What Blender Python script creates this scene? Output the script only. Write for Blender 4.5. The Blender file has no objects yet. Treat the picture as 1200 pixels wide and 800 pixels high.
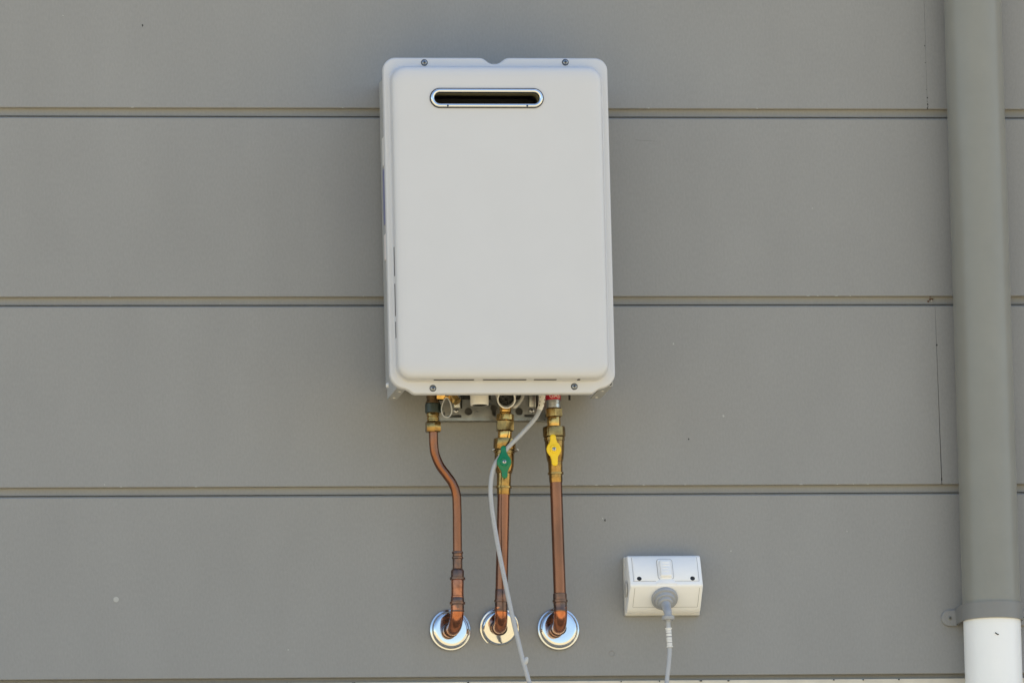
import bpy, bmesh, math, random
from mathutils import Vector, Matrix, noise
random.seed(7)
SC = bpy.context.scene
COL = SC.collection

# ------------------------------------------------------------------ camera
# World: x runs right along the wall, +y goes into the wall, z is up (metres).
# z = 0 is heater height; the wall face is y = 0.
TH, PS, RO, FPX, DIST = math.radians(8.842), math.radians(8.304), math.radians(1.380), 11037.0, 14.641
fw = Vector((math.sin(PS) * math.cos(TH), math.cos(PS) * math.cos(TH), math.sin(TH)))
rt = Vector((math.cos(PS), -math.sin(PS), 0))
up = rt.cross(fw)
rr = rt * math.cos(RO) - up * math.sin(RO)
uu = up * math.cos(RO) + rt * math.sin(RO)
cam = bpy.data.cameras.new('camera')
cam.sensor_width = 36
cam.lens = FPX * 36 / 1200
cam.clip_start = 0.1
cam.clip_end = 4000
camo = bpy.data.objects.new('camera', cam)
COL.objects.link(camo)
mt = Matrix((rr, uu, -fw)).transposed().to_4x4()
mt.translation = -fw * DIST
camo.matrix_world = mt
SC.camera = camo

# ------------------------------------------------------------------ light: the wall is in open shade, sun behind the house
SUN_EL, SUN_AZ = math.radians(57), math.radians(58)      # azimuth measured from +y towards +x
w = bpy.data.worlds.new('World')
SC.world = w
w.use_nodes = True
nt = w.node_tree
sky = nt.nodes.new('ShaderNodeTexSky')
sky.sky_type = 'NISHITA'
sky.sun_disc = False
sky.sun_elevation = SUN_EL
sky.sun_rotation = SUN_AZ
sky.air_density = 1.15
sky.dust_density = 1.0
nt.links.new(sky.outputs[0], nt.nodes['Background'].inputs[0])
nt.nodes['Background'].inputs[1].default_value = 0.12
sl = bpy.data.lights.new('sun', 'SUN')
sl.energy = 4.6
sl.angle = math.radians(0.53)
sl.color = (1.0, 0.95, 0.87)
so = bpy.data.objects.new('sun', sl)
COL.objects.link(so)
sd = Vector((math.sin(SUN_AZ) * math.cos(SUN_EL), math.cos(SUN_AZ) * math.cos(SUN_EL), math.sin(SUN_EL)))
so.rotation_euler = sd.to_track_quat('Z', 'Y').to_euler()
so.location = sd * 30
SC.view_settings.view_transform = 'Standard'
SC.view_settings.look = 'None'
SC.view_settings.gamma = 1.0
SC.view_settings.exposure = 1.14

# ------------------------------------------------------------------ materials
def mat(name, col, rough=0.5, metal=0.0, var=0.0, vscale=30.0, bump=0.0, bscale=300.0, coat=0.0,
        stretch=(1, 1, 1), col2=None, c2lo=0.45, c2hi=0.7, spec=None, rvar=0.0, grain=0.0, gscale=300.0):
    m = bpy.data.materials.new(name)
    m.use_nodes = True
    n = m.node_tree
    b = n.nodes['Principled BSDF']
    b.inputs['Roughness'].default_value = rough
    b.inputs['Metallic'].default_value = metal
    b.inputs['Coat Weight'].default_value = coat
    b.inputs['Coat Roughness'].default_value = 0.15
    if spec is not None:
        b.inputs['Specular IOR Level'].default_value = spec
    b.inputs['Base Color'].default_value = (*col, 1)
    tc = n.nodes.new('ShaderNodeTexCoord')
    mp = n.nodes.new('ShaderNodeMapping')
    mp.inputs['Scale'].default_value = stretch
    n.links.new(tc.outputs['Object'], mp.inputs['Vector'])
    def tex(scale, detail=5):
        t = n.nodes.new('ShaderNodeTexNoise')
        t.inputs['Scale'].default_value = scale
        t.inputs['Detail'].default_value = detail
        t.inputs['Roughness'].default_value = 0.6
        n.links.new(mp.outputs[0], t.inputs['Vector'])
        return t
    if var or col2:
        t = tex(vscale)
        r = n.nodes.new('ShaderNodeValToRGB')
        if col2:
            r.color_ramp.elements[0].position = c2lo
            r.color_ramp.elements[1].position = c2hi
            r.color_ramp.elements[0].color = (*col, 1)
            r.color_ramp.elements[1].color = (*col2, 1)
        else:
            r.color_ramp.elements[0].position = 0.3
            r.color_ramp.elements[1].position = 0.7
            r.color_ramp.elements[0].color = (*[c * (1 - var) for c in col], 1)
            r.color_ramp.elements[1].color = (*[min(1, c * (1 + var)) for c in col], 1)
        n.links.new(t.outputs['Fac'], r.inputs['Fac'])
        out = r.outputs[0]
        if grain:
            t2 = tex(gscale, 3)
            mr2 = n.nodes.new('ShaderNodeMapRange')
            mr2.inputs['From Min'].default_value = 0.3
            mr2.inputs['From Max'].default_value = 0.7
            mr2.inputs['To Min'].default_value = 1 - grain
            mr2.inputs['To Max'].default_value = 1 + grain
            n.links.new(t2.outputs['Fac'], mr2.inputs['Value'])
            mx = n.nodes.new('ShaderNodeVectorMath')
            mx.operation = 'SCALE'
            n.links.new(out, mx.inputs[0])
            n.links.new(mr2.outputs[0], mx.inputs['Scale'])
            out = mx.outputs[0]
        n.links.new(out, b.inputs['Base Color'])
    if rvar:
        t = tex(vscale * 1.7)
        mr = n.nodes.new('ShaderNodeMapRange')
        mr.inputs['To Min'].default_value = max(0, rough - rvar)
        mr.inputs['To Max'].default_value = rough + rvar
        n.links.new(t.outputs['Fac'], mr.inputs['Value'])
        n.links.new(mr.outputs[0], b.inputs['Roughness'])
    if bump:
        t = tex(bscale, 4)
        bp = n.nodes.new('ShaderNodeBump')
        bp.inputs['Strength'].default_value = bump
        bp.inputs['Distance'].default_value = 0.001
        n.links.new(t.outputs['Fac'], bp.inputs['Height'])
        n.links.new(bp.outputs[0], b.inputs['Normal'])
    return m

M = {}
M['board'] = mat('grey_painted_board', (0.270, 0.268, 0.262), 0.62, var=0.035, vscale=9, bump=0.10, bscale=420, stretch=(1, 1, 0.45), rvar=0.05, grain=0.05, gscale=330)
M['plinth'] = mat('pale_render', (0.62, 0.56, 0.45), 0.85, var=0.10, vscale=25, bump=0.5, bscale=160)
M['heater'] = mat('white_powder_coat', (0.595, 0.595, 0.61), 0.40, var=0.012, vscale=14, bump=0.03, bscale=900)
M['heater_side'] = mat('darkened_steel_side', (0.42, 0.42, 0.41), 0.5, var=0.05, vscale=60)  # darkened against the white front to deepen contact shade on the wall
M['dark'] = mat('dark_cavity', (0.012, 0.012, 0.012), 0.6)
M['chrome'] = mat('chrome', (0.70, 0.71, 0.72), 0.07, 1.0, rvar=0.03, vscale=40)
M['flue_bounce'] = mat('flue_painted_bounce', (0.30, 0.275, 0.16), 0.55, 0.25)  # olive base colour stands in for sunlit ground reflected inside the duct
M['zinc'] = mat('zinc_plate', (0.38, 0.39, 0.39), 0.30, 1.0, var=0.22, vscale=45, rvar=0.1)
M['screw'] = mat('screw_steel', (0.55, 0.56, 0.58), 0.28, 1.0)
M['cover_screw'] = mat('dull_cover_screw', (0.30, 0.32, 0.35), 0.32, 1.0)
M['screw_dark'] = mat('screw_recess', (0.03, 0.03, 0.035), 0.5)
M['copper'] = mat('aged_copper', (0.285, 0.120, 0.068), 0.22, 1.0, col2=(0.165, 0.082, 0.055), vscale=26, c2lo=0.40, c2hi=0.72, rvar=0.12, stretch=(1, 1, 0.35), bump=0.04, bscale=250)
M['copper_new'] = mat('bright_copper', (0.50, 0.190, 0.100), 0.20, 1.0, col2=(0.22, 0.090, 0.055), vscale=55, c2lo=0.42, c2hi=0.70, rvar=0.10)
M['copper_dull'] = mat('oxidised_copper_collar', (0.155, 0.10, 0.08), 0.30, 1.0, col2=(0.28, 0.135, 0.085), vscale=70, rvar=0.1)
M['brass'] = mat('brass', (0.66, 0.41, 0.130), 0.16, 1.0, col2=(0.27, 0.175, 0.065), vscale=60, c2lo=0.42, c2hi=0.7, rvar=0.1)
M['brass_dull'] = mat('dull_brass', (0.37, 0.235, 0.085), 0.20, 1.0, col2=(0.145, 0.092, 0.038), vscale=70, c2lo=0.4, c2hi=0.7, rvar=0.1, bump=0.06, bscale=500)
M['brass_dark'] = mat('dark_bronze', (0.17, 0.11, 0.06), 0.5, 0.7, col2=(0.075, 0.055, 0.035), vscale=110, rvar=0.1, bump=0.2, bscale=600)
M['collar'] = mat('black_green_collar', (0.035, 0.05, 0.045), 0.35, 0.2, var=0.3, vscale=90)
M['green'] = mat('green_plastic', (0.002, 0.175, 0.072), 0.20, var=0.08, vscale=60, spec=0.4)
M['yellow'] = mat('yellow_plastic', (0.90, 0.60, 0.010), 0.42, var=0.04, vscale=80)
M['red'] = mat('red_label', (0.50, 0.008, 0.030), 0.4, var=0.08, vscale=80)
M['white_ink'] = mat('white_print', (0.80, 0.74, 0.72), 0.6)
M['white_pl'] = mat('white_plastic', (0.78, 0.765, 0.735), 0.38, var=0.015, vscale=20)
M['outlet'] = mat('outlet_white_plastic', (0.88, 0.875, 0.865), 0.34, var=0.02, vscale=40)
M['outlet_side'] = mat('outlet_grey_base', (0.55, 0.54, 0.51), 0.5, var=0.05, vscale=60)
M['seam'] = mat('panel_seam_grey', (0.36, 0.35, 0.34), 0.7)  # plain grey for the outlet's seam lines and switch outline
M['cable'] = mat('grey_cable', (0.42, 0.43, 0.45), 0.40, var=0.03, vscale=90)
M['plug'] = mat('grey_rubber_plug', (0.36, 0.37, 0.39), 0.42, var=0.03, vscale=60)
M['clear'] = mat('pale_clear_tag', (0.50, 0.50, 0.49), 0.3, var=0.1, vscale=200)
M['ink'] = mat('grey_print', (0.22, 0.22, 0.24), 0.6)
M['pipe'] = mat('grey_painted_pipe', (0.232, 0.230, 0.205), 0.33, var=0.04, vscale=16, bump=0.05, bscale=300, rvar=0.06)
M['clip'] = mat('grey_painted_clip', (0.205, 0.204, 0.197), 0.40, var=0.04, vscale=30, rvar=0.05)
M['pvc'] = mat('white_pvc', (0.86, 0.86, 0.855), 0.30, var=0.012, vscale=18)
M['sticker'] = mat('blue_sticker', (0.17, 0.18, 0.36), 0.4, var=0.1, vscale=60)
M['filler'] = mat('pale_filler', (0.42, 0.42, 0.405), 0.8)
M['speck'] = mat('dark_speck', (0.03, 0.03, 0.03), 0.8)
M['scuff'] = mat('faint_scuff', (0.17, 0.17, 0.165), 0.7)
M['rust'] = mat('rusty_chip', (0.12, 0.07, 0.045), 0.9)
M['ground'] = mat('sunlit_ground', (0.46, 0.365, 0.20), 0.95, vscale=1.2, bump=0.6, bscale=8, col2=(0.37, 0.30, 0.15))
M['path'] = mat('concrete_path', (0.44, 0.39, 0.29), 0.9, var=0.1, vscale=4, bump=0.4, bscale=60)

# ------------------------------------------------------------------ helpers (d = millimetres out from the wall face)
def V(x, d, z):
    return Vector((x / 1000, -d / 1000, z / 1000))

def obj(name, bm, m, parent=None, smooth=True, ang=38, bevel=0.0, seg=2):
    bmesh.ops.remove_doubles(bm, verts=bm.verts, dist=1e-6)
    bmesh.ops.recalc_face_normals(bm, faces=bm.faces)
    if bevel:
        es = [e for e in bm.edges if len(e.link_faces) == 2 and e.calc_face_angle(0) > math.radians(35)]
        bmesh.ops.bevel(bm, geom=es, offset=bevel, segments=seg, profile=0.5, affect='EDGES', clamp_overlap=True)
    for f in bm.faces:
        f.smooth = smooth
    for e in bm.edges:
        if len(e.link_faces) == 2 and e.calc_face_angle(0) > math.radians(ang):
            e.smooth = False
    me = bpy.data.meshes.new(name)
    bm.to_mesh(me)
    bm.free()
    me.materials.append(M[m] if isinstance(m, str) else m)
    o = bpy.data.objects.new(name, me)
    COL.objects.link(o)
    if parent is not None:
        o.parent = parent
        o.matrix_parent_inverse = parent.matrix_basis.inverted()
    return o

def thing(name, label, cat, loc, group=None):
    o = bpy.data.objects.new(name, None)
    COL.objects.link(o)
    o.location = loc
    o.empty_display_size = 0.05
    o['label'] = label
    o['category'] = cat
    if group:
        o['group'] = group
    return o

def box(bm, x0, x1, d0, d1, z0, z1):
    vs = [bm.verts.new(V(x, d, z)) for x in (x0, x1) for d in (d0, d1) for z in (z0, z1)]
    for q in ((0, 1, 3, 2), (4, 6, 7, 5), (0, 4, 5, 1), (2, 3, 7, 6), (0, 2, 6, 4), (1, 5, 7, 3)):
        bm.faces.new([vs[i] for i in q])

def frame(d):
    d = d.normalized()
    a = Vector((1, 0, 0)) if abs(d.x) < 0.8 else Vector((0, 0, 1))
    u = a - d * a.dot(d)
    u.normalize()
    return u, d.cross(u)

def lathe(bm, axis, prof, seg=32, cap0=True, cap1=True):
    """axis(s) gives a centre point for height s; prof = [(s, radius)], radii in mm."""
    rings = []
    for i, (s, r) in enumerate(prof):
        c, u, v = axis(s)
        rings.append([bm.verts.new(c + (u * math.cos(2 * math.pi * k / seg) + v * math.sin(2 * math.pi * k / seg)) * (r / 1000)) for k in range(seg)])
    for a, b in zip(rings, rings[1:]):
        for k in range(seg):
            bm.faces.new((a[k], a[(k + 1) % seg], b[(k + 1) % seg], b[k]))
    if cap0:
        bm.faces.new(rings[0])
    if cap1:
        bm.faces.new(rings[-1])

def line_axis(p0, p1, s0, s1):
    u, v = frame(p1 - p0)
    return lambda s: (p0 + (p1 - p0) * ((s - s0) / (s1 - s0)), u, v)

def hexnut(bm, axis, s0, s1, r, ch=0.9, rot=0.3):
    """hexagonal nut with chamfered ends, r = across-corner radius."""
    for (a, b) in ((s0, s1),):
        sg = 1 if b > a else -1
        prof = [(a, r * 0.88), (a + sg * ch, r), (b - sg * ch, r), (b, r * 0.88)]
        rings = []
        for s, q in prof:
            c, u, v = axis(s)
            ring = []
            for k in range(6):
                t = 2 * math.pi * k / 6 + rot
                ring.append(bm.verts.new(c + (u * math.cos(t) + v * math.sin(t)) * (q / 1000)))
            rings.append(ring)
        for A, B in zip(rings, rings[1:]):
            for k in range(6):
                bm.faces.new((A[k], A[(k + 1) % 6], B[(k + 1) % 6], B[k]))
        bm.faces.new(rings[0])
        bm.faces.new(rings[-1])

def catmull(pts, n=8):
    out = []
    P = [pts[0] * 2 - pts[1]] + list(pts) + [pts[-1] * 2 - pts[-2]]
    for i in range(1, len(P) - 2):
        for k in range(n):
            t = k / n
            p0, p1, p2, p3 = P[i - 1:i + 3]
            out.append(0.5 * ((2 * p1) + (p2 - p0) * t + (2 * p0 - 5 * p1 + 4 * p2 - p3) * t * t + (3 * p1 - p0 - 3 * p2 + p3) * t ** 3))
    out.append(pts[-1].copy())
    return out

def tube(bm, pts, r, seg=20, caps=True, radf=None):
    n = len(pts)
    u = None
    rings = []
    for i, p in enumerate(pts):
        t = (pts[min(i + 1, n - 1)] - pts[max(i - 1, 0)]).normalized()
        if u is None:
            u, v = frame(t)
        else:
            u = (u - t * u.dot(t)).normalized()
            v = t.cross(u)
        q = (radf(i / (n - 1)) if radf else r) / 1000
        rings.append([bm.verts.new(p + (u * math.cos(2 * math.pi * k / seg) + v * math.sin(2 * math.pi * k / seg)) * q) for k in range(seg)])
    for a, b in zip(rings, rings[1:]):
        for k in range(seg):
            bm.faces.new((a[k], a[(k + 1) % seg], b[(k + 1) % seg], b[k]))
    if caps:
        bm.faces.new(rings[0])
        bm.faces.new(rings[-1])

def rrect(x0, x1, z0, z1, r, n=8):
    out = []
    for cx, cz, a0 in ((x1 - r, z1 - r, 0), (x0 + r, z1 - r, 90), (x0 + r, z0 + r, 180), (x1 - r, z0 + r, 270)):
        for k in range(n + 1):
            a = math.radians(a0 + 90 * k / n)
            out.append((cx + r * math.cos(a), cz + r * math.sin(a)))
    return out

def inset(ol, t):
    """offset a counter-clockwise outline inwards by t (mm)."""
    if abs(t) < 1e-9:
        return list(ol)
    n = len(ol)
    out = []
    for i in range(n):
        a, b, c = Vector(ol[i - 1]), Vector(ol[i]), Vector(ol[(i + 1) % n])
        e1, e2 = (b - a), (c - b)
        if e1.length < 1e-9: e1 = e2
        if e2.length < 1e-9: e2 = e1
        e1.normalize(); e2.normalize()
        n1, n2 = Vector((-e1.y, e1.x)), Vector((-e2.y, e2.x))
        m = (n1 + n2)
        m.normalize()
        q = t / max(0.5, m.dot(n1))
        out.append((b.x + m.x * q, b.y + m.y * q))
    return out

def stack(bm, rings, mk=V, holes=(), back=True):
    """rings = [(outline, depth)]; the last ring is capped (with holes), the first capped plain."""
    R = []
    for ol, d in rings:
        R.append([bm.verts.new(mk(x, d, z)) for x, z in ol])
    for A, B in zip(R, R[1:]):
        n = len(A)
        for k in range(n):
            bm.faces.new((A[k], A[(k + 1) % n], B[(k + 1) % n], B[k]))
    def cap(ring, hs):
        es = [bm.edges.get((ring[k], ring[(k + 1) % len(ring)])) for k in range(len(ring))]
        for h in hs:
            es += [bm.edges.get((h[k], h[(k + 1) % len(h)])) for k in range(len(h))]
        bmesh.ops.triangle_fill(bm, edges=es, use_beauty=True, use_dissolve=False)
    H = []
    for hol, dep in holes:
        a = [bm.verts.new(mk(x, rings[-1][1], z)) for x, z in hol]
        b = [bm.verts.new(mk(x, dep, z)) for x, z in hol]
        for k in range(len(a)):
            bm.faces.new((a[k], b[k], b[(k + 1) % len(a)], a[(k + 1) % len(a)]))
        H.append((a, b))
    cap(R[-1], [h[0] for h in H])
    if back:
        cap(R[0], [h[1] for h in H if abs(h[1][0].co.y - R[0][0].co.y) < 1e-7])

def disc(bm, x, z, d0, d1, r, seg=20, dome=0.0):
    ax = line_axis(V(x, d0, z), V(x, d1, z), 0, 1)
    prof = [(0, r), (0.6, r), (1.0, r * 0.72)] if dome else [(0, r), (1, r)]
    lathe(bm, ax, prof, seg)

def screw(parent, x, z, d, r=3.4, m='screw', h=2.2, name='screw'):
    """pan head screw with a cross recess; one mesh with two materials"""
    bm = bmesh.new()
    ax = line_axis(V(x, d, z), V(x, d + h, z), 0, 1)
    lathe(bm, ax, [(-0.4, r), (0.35, r), (0.75, r * 0.86), (1.0, r * 0.55)], 20)
    n0 = len(bm.faces)
    for w_, h_ in ((0.6, 1.7), (1.7, 0.6)):
        k = r / 3.4
        box(bm, x - w_ * k, x + w_ * k, d + h * 0.5, d + h + 0.12 * (1.6 if w_ < 1 else 1.0), z - h_ * k, z + h_ * k)
    fs = list(bm.faces)
    for f in fs[n0:]:
        f.material_index = 1
    o = obj(name, bm, m, parent)
    o.data.materials.append(M['screw_dark'])
    return o

# ------------------------------------------------------------------ ground
bm = bmesh.new()
ys = [0.5, 0.0, -2.8, -5, -8, -11, -14, -18, -24, -40, -80, -200, -800, -3000]
zs = [-1.80, -1.80, -1.80, -2.25, -2.85, -3.35, -3.8, -4.0, -4.1, -4.2, -4.4, -5, -8, -14]
xs = [-3000, -300, -60, -25, -12, -6, -3, 0, 3, 6, 12, 25, 60, 300, 3000]
g = [[bm.verts.new((x, y, z + (0.05 * noise.noise(Vector((x * .3, y * .3, 0))) if -60 < x < 60 and y < -4 else 0))) for x in xs] for y, z in zip(ys, zs)]
gb = [bm.verts.new((x, 3000, -1.80)) for x in xs]
g.insert(0, gb)
for a, b in zip(g, g[1:]):
    for k in range(len(xs) - 1):
        bm.faces.new((a[k], a[k + 1], b[k + 1], b[k]))
o = obj('ground', bm, 'ground')
o['kind'] = 'structure'
bm = bmesh.new()
box(bm, -6000, 6000, 0, 1500, -1830, -1755)
o = obj('path', bm, 'path', bevel=0.006)
o['kind'] = 'structure'

# ------------------------------------------------------------------ the clad wall
wall = thing('clad_wall', 'grey wall of wide horizontal cladding boards behind the white water heater, standing on a pale base', 'wall', (0, 0, -0.5237))
Z0, SP, GAP = 367.9, 297.13, 15.4
def board(xa, xb, row, sa=0.0, sb=0.0):
    """one ship-lap board: face, top rebate with shadow notch, lap behind the next board; sa / sb slant its ends."""
    zb = Z0 - SP * row
    zt = zb + SP - GAP
    sec = [(0.9, zb), (0, zb + 0.9), (0, zt - 1.5), (-1.2, zt), (-13, zt), (-13, zt + 3.2), (-9.2, zt + 4.2), (-9.2, zt + 21.5),
           (-30, zt + 21.5), (-30, zb + 27), (-8.8, zb + 27), (-8.8, zb)]
    sec[0] = (-0.9, zb)
    bm = bmesh.new()
    A = [bm.verts.new(V(xa + sa * (z - zb) / SP, d, z)) for d, z in sec]
    B = [bm.verts.new(V(xb + sb * (z - zb) / SP, d, z)) for d, z in sec]
    n = len(sec)
    for k in range(n):
        bm.faces.new((A[k], A[(k + 1) % n], B[(k + 1) % n], B[k]))
    bm.faces.new(A)
    bm.faces.new(B)
    return obj('cladding_board', bm, 'board', wall, ang=25)
board(-4500, 668.0, 0)
board(668.25, 4500, 0)
board(-4500, 2900, 1)
board(2901.5, 4500, 1)
board(-4500, 671.9, 2, 0, -1.6)
board(673.1, 4500, 2, -2.55, 0)
board(-4500, 2500, 3)
board(2501.5, 4500, 3)
for row in (-1, -2, -3, -4):
    board(-4500, 4500, row)
bm = bmesh.new()
box(bm, -4500, 4500, -260, -32, -520, 1880)
box(bm, -4500, 4500, -32, -11, -534, -497.5)
obj('wall_core', bm, 'board', wall)
bm = bmesh.new()
box(bm, -4520, 4520, -262, 1.5, -1850, -531)
obj('concrete_base', bm, 'plinth', wall, bevel=0.002)
# small marks on the boards
def mark(name, m, x, z, pts, h=0.25):
    bm = bmesh.new()
    a = [bm.verts.new(V(x + p, -0.4, z + q)) for p, q in pts]
    b = [bm.verts.new(V(x + p * .9, h, z + q * .9)) for p, q in pts]
    n = len(pts)
    for k in range(n):
        bm.faces.new((a[k], a[(k + 1) % n], b[(k + 1) % n], b[k]))
    bm.faces.new(b)
    bm.faces.new(a)
    return obj(name, bm, m, wall)
def blob(rx, rz, n=12, j=0.25):
    return [(rx * (1 + random.uniform(-j, j)) * math.cos(2 * math.pi * k / n), rz * (1 + random.uniform(-j, j)) * math.sin(2 * math.pi * k / n)) for k in range(n)]
mark('filler_dot', 'filler', -625.1, -400.3, blob(4.6, 4.6, 14, 0.06))
bm = bmesh.new()
tube(bm, [V(144.5 + 4.2 * math.cos(a), 0.0, -488.6 + 4.2 * math.sin(a)) for a in [2 * math.pi * k / 20 for k in range(21)]], 0.55, 8)
obj('screw_ring_mark', bm, 'board', wall)
mark('paint_chip', 'speck', 139.1, -280.4, blob(1.3, 2.6, 8, 0.4))
mark('paint_chip', 'filler', 135.5, -277.8, blob(1.2, 1.2, 8, 0.4))
mark('paint_chip', 'speck', -568.2, 497.7, blob(1.0, 2.1, 8, 0.3))
mark('paint_chip', 'filler', -692, 513, blob(1.4, 0.8, 8, 0.3))
for x, z, r in ((668.6, 385.9, 1.3), (668.9, 375.5, 1.5), (669.2, 372.0, 1.0), (668.2, 380, .7), (666.8, 469, 1.0), (666.9, 442, 0.8), (667.3, 399, .6), (668.4, 369.4, 1.4)):
    mark('joint_chip', 'speck', x, z, blob(r * .75, r * 1.1, 7, 0.4), 0.2)
for x, z, r, m in ((664.5, 66.8, 2.2, 'rust'), (661.5, 63.6, 2.0, 'rust'), (668.0, 67.2, 1.8, 'rust'), (663.0, 69.2, 1.5, 'rust'), (666.4, 64.5, 1.6, 'filler')):
    bm = bmesh.new()
    bmesh.ops.create_icosphere(bm, subdivisions=1, radius=r / 1000, matrix=Matrix.Translation(V(x, -8.6 + random.uniform(0, 1.5) if z < 69 else 0, z)) @ Matrix.Diagonal((1, .5, .8, 1)))
    obj('joint_chip', bm, m, wall)
mark('joint_chip', 'speck', 671.4, -6.5, [(-1.6, -1), (0.4, -2), (1.4, 0), (0.2, 1.6), (-1, 1)], 0.4)
mark('joint_chip', 'speck', 672.6, -218.5, [(-1.2, -2), (0.8, -2), (0.5, 3), (-0.9, 2)], 0.4)
mark('scratch', 'scuff', 219.0, 317.0, [(-19, 1.6), (-8, 0.35), (6, -0.2), (19, -1.2), (20, -1.5), (6, -0.7), (-8, -0.1), (-19, 1.2)], 0.1)
for x, z in ((-95.0, 269), (-806 + 740, 269)):
    pass
for x, z, r in ((254, -4, 1.6), (330, -118, 2.2), (336, -330, 1.5), (-640, -222, 1.3), (-455, 60, 1.0), (480, 210, 1.2), (-360, -480, 1.4), (520, -300, 1.2)):
    mark('paint_fleck', 'filler', x, z, blob(r * .8, r, 8, 0.35), 0.15)
mark('paint_fleck', 'speck', 274, -154, blob(1.3, 1.3, 8, 0.3), 0.15)
random.seed(11)
for k in range(26):
    zb = Z0 - SP * random.choice((0, 0, 1, 2, 2, 2))
    mark('edge_nick', 'filler', random.uniform(-780, 640), zb + 0.6, blob(random.uniform(1.0, 3.4), 0.75, 8, 0.4), 0.2)
for k in range(16):
    mark('base_grit', 'speck', random.uniform(-800, 820), -532.6, blob(random.uniform(1.0, 2.6), 1.2, 7, 0.4), 2.2)

# ------------------------------------------------------------------ downpipe
dp = thing('downpipe', 'tall grey painted round downpipe whose lower end below the clip is bare white plastic', 'downpipe', (0.7355, -0.05, -1.755))
XD, DD = 735.3, 50.0
bm = bmesh.new()
lathe(bm, line_axis(V(XD, DD, -446), V(XD + 1, DD, 1860), 0, 1), [(0, 45.1), (1, 45.1)], 72)
obj('painted_pipe', bm, 'pipe', dp, ang=50)
bm = bmesh.new()
lathe(bm, line_axis(V(XD, DD, -1752), V(XD, DD, -446), 0, 1), [(0, 44.6), (0.9999, 44.6)], 72)
wp = obj('white_pipe', bm, 'pvc', dp, ang=50)
bm = bmesh.new()
a0 = Vector((734.2, -473.5))
tube(bm, [V(730.8, 95.0, -471.6), V(733.0, 95.3, -473.6), V(735.0, 95.0, -474.6), V(736.2, 94.6, -474.4)], 0.9, 8)
obj('scuff', bm, 'speck', wp)
# saddle clip: band round the pipe and two lugs screwed to the wall
bm = bmesh.new()
prof = []
for k in range(0, 49):
    a = math.pi + math.pi * k / 48
    prof.append((XD + 48.3 * math.cos(a), DD - 48.3 * math.sin(a)))
outer = [(XD - 48.3, 3.6)] + prof + [(XD + 48.3, 3.6)]
inner = [(XD - 45.3, 3.6)] + [(XD + 45.3 * math.cos(math.pi + math.pi * k / 48), DD - 45.3 * math.sin(math.pi + math.pi * k / 48)) for k in range(49)] + [(XD + 45.3, 3.6)]
z0, z1 = -448.0, -422.5
ro = [[bm.verts.new(V(x, d, z)) for x, d in outer] for z in (z0, z1)]
ri = [[bm.verts.new(V(x, d, z)) for x, d in inner] for z in (z0, z1)]
for k in range(len(outer) - 1):
    bm.faces.new((ro[0][k], ro[0][k + 1], ro[1][k + 1], ro[1][k]))
    bm.faces.new((ri[0][k + 1], ri[0][k], ri[1][k], ri[1][k + 1]))
    bm.faces.new((ro[1][k], ro[1][k + 1], ri[1][k + 1], ri[1][k]))
    bm.faces.new((ro[0][k + 1], ro[0][k], ri[0][k], ri[0][k + 1]))
for k in (0, -1):
    bm.faces.new((ro[0][k], ro[1][k], ri[1][k], ri[0][k]))
clip = obj('saddle_clip', bm, 'clip', dp)
for sgn in (-1, 1):
    bm = bmesh.new()
    r = 12.6
    zc = -437.3
    ol = [(XD + sgn * 45.2, zc - r), (XD + sgn * 45.2, zc + r)] + [(XD + sgn * (58.2 + r * math.sin(math.pi * k / 14)), zc + r * math.cos(math.pi * k / 14)) for k in range(15)]
    if sgn < 0:
        ol = ol[:]
    else:
        ol = ol[::-1]
    stack(bm, [(ol, 0.05), (ol, 4.2), (inset(ol, 0.9), 5.2)])
    obj('clip_lug', bm, 'board', clip)  # same paint as the clip; lighter colour stands in for light on its front
for sgn in (-1, 1):
    screw(clip, XD + sgn * 57.6, -437.4, 5.1, 3.3, 'pipe', 1.4)

# ------------------------------------------------------------------ water heater
wh = thing('water_heater', 'white wall mounted gas water heater box with a chrome rimmed flue slot near the top', 'water heater', (-0.038, -0.02, -0.10))
# pressed front: rim sheet
R = 19.5
ol = []
def arc(cx, cz, r, a0, a1, n):
    for k in range(n + 1):
        a = math.radians(a0 + (a1 - a0) * k / n)
        ol.append((cx + r * math.cos(a), cz + r * math.sin(a)))
L, Rr, T, B = -215.7, 134.1, 415.5, -108.7
arc(Rr - R, T - R, R, 0, 90, 10)
for x, z in ((-14, T), (-18.5, T - .25), (-22.5, T - 1.6), (-26, T - 4.0), (-30, T - 7.2), (-34.5, T - 9.2), (-39.2, T - 9.8), (-44, T - 9.2), (-48.5, T - 7.2), (-52.5, T - 4.0), (-56, T - 1.6), (-60, T - .25), (-64.5, T)):
    ol.append((x -3.1, z))
arc(L + R, T - R, R, 90, 180, 10)
arc(L + 25, -75.3, 25, 180, 262, 9)
ol += [(x -3.1, z -3.3) for x, z in ((-187.0, -98.0), (-183.5, -99.6), (-180.5, -102.0), (-177.5, -104.2))] + [(-176, B)]
ol += [(-120, B), (-40, B), (40, B)]
ol += [(95, B)] + [(x -3.1, z -3.3) for x, z in ((102.5, -104.2), (105.5, -102.0), (108.5, -99.6), (112, -98.0))]
arc(Rr - 25, -75.3, 25, 278, 360, 9)
ol.reverse()
ol = ol[::-1]
bm = bmesh.new()
px0, px1, pz0, pz1 = -206.0, 122.3, -88.0, 399.2
ph = rrect(px0 + 8, px1 - 8, pz0 + 8, pz1 - 8, 18, 6)
stack(bm, [(ol, 161.5), (ol, 170.2), (inset(ol, .7), 172.4), (inset(ol, 1.9), 173.6), (inset(ol, 3.2), 174.0)], holes=[(ph, 161.5)])
rim = obj('cover_rim', bm, 'heater', wh, ang=40)
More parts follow.
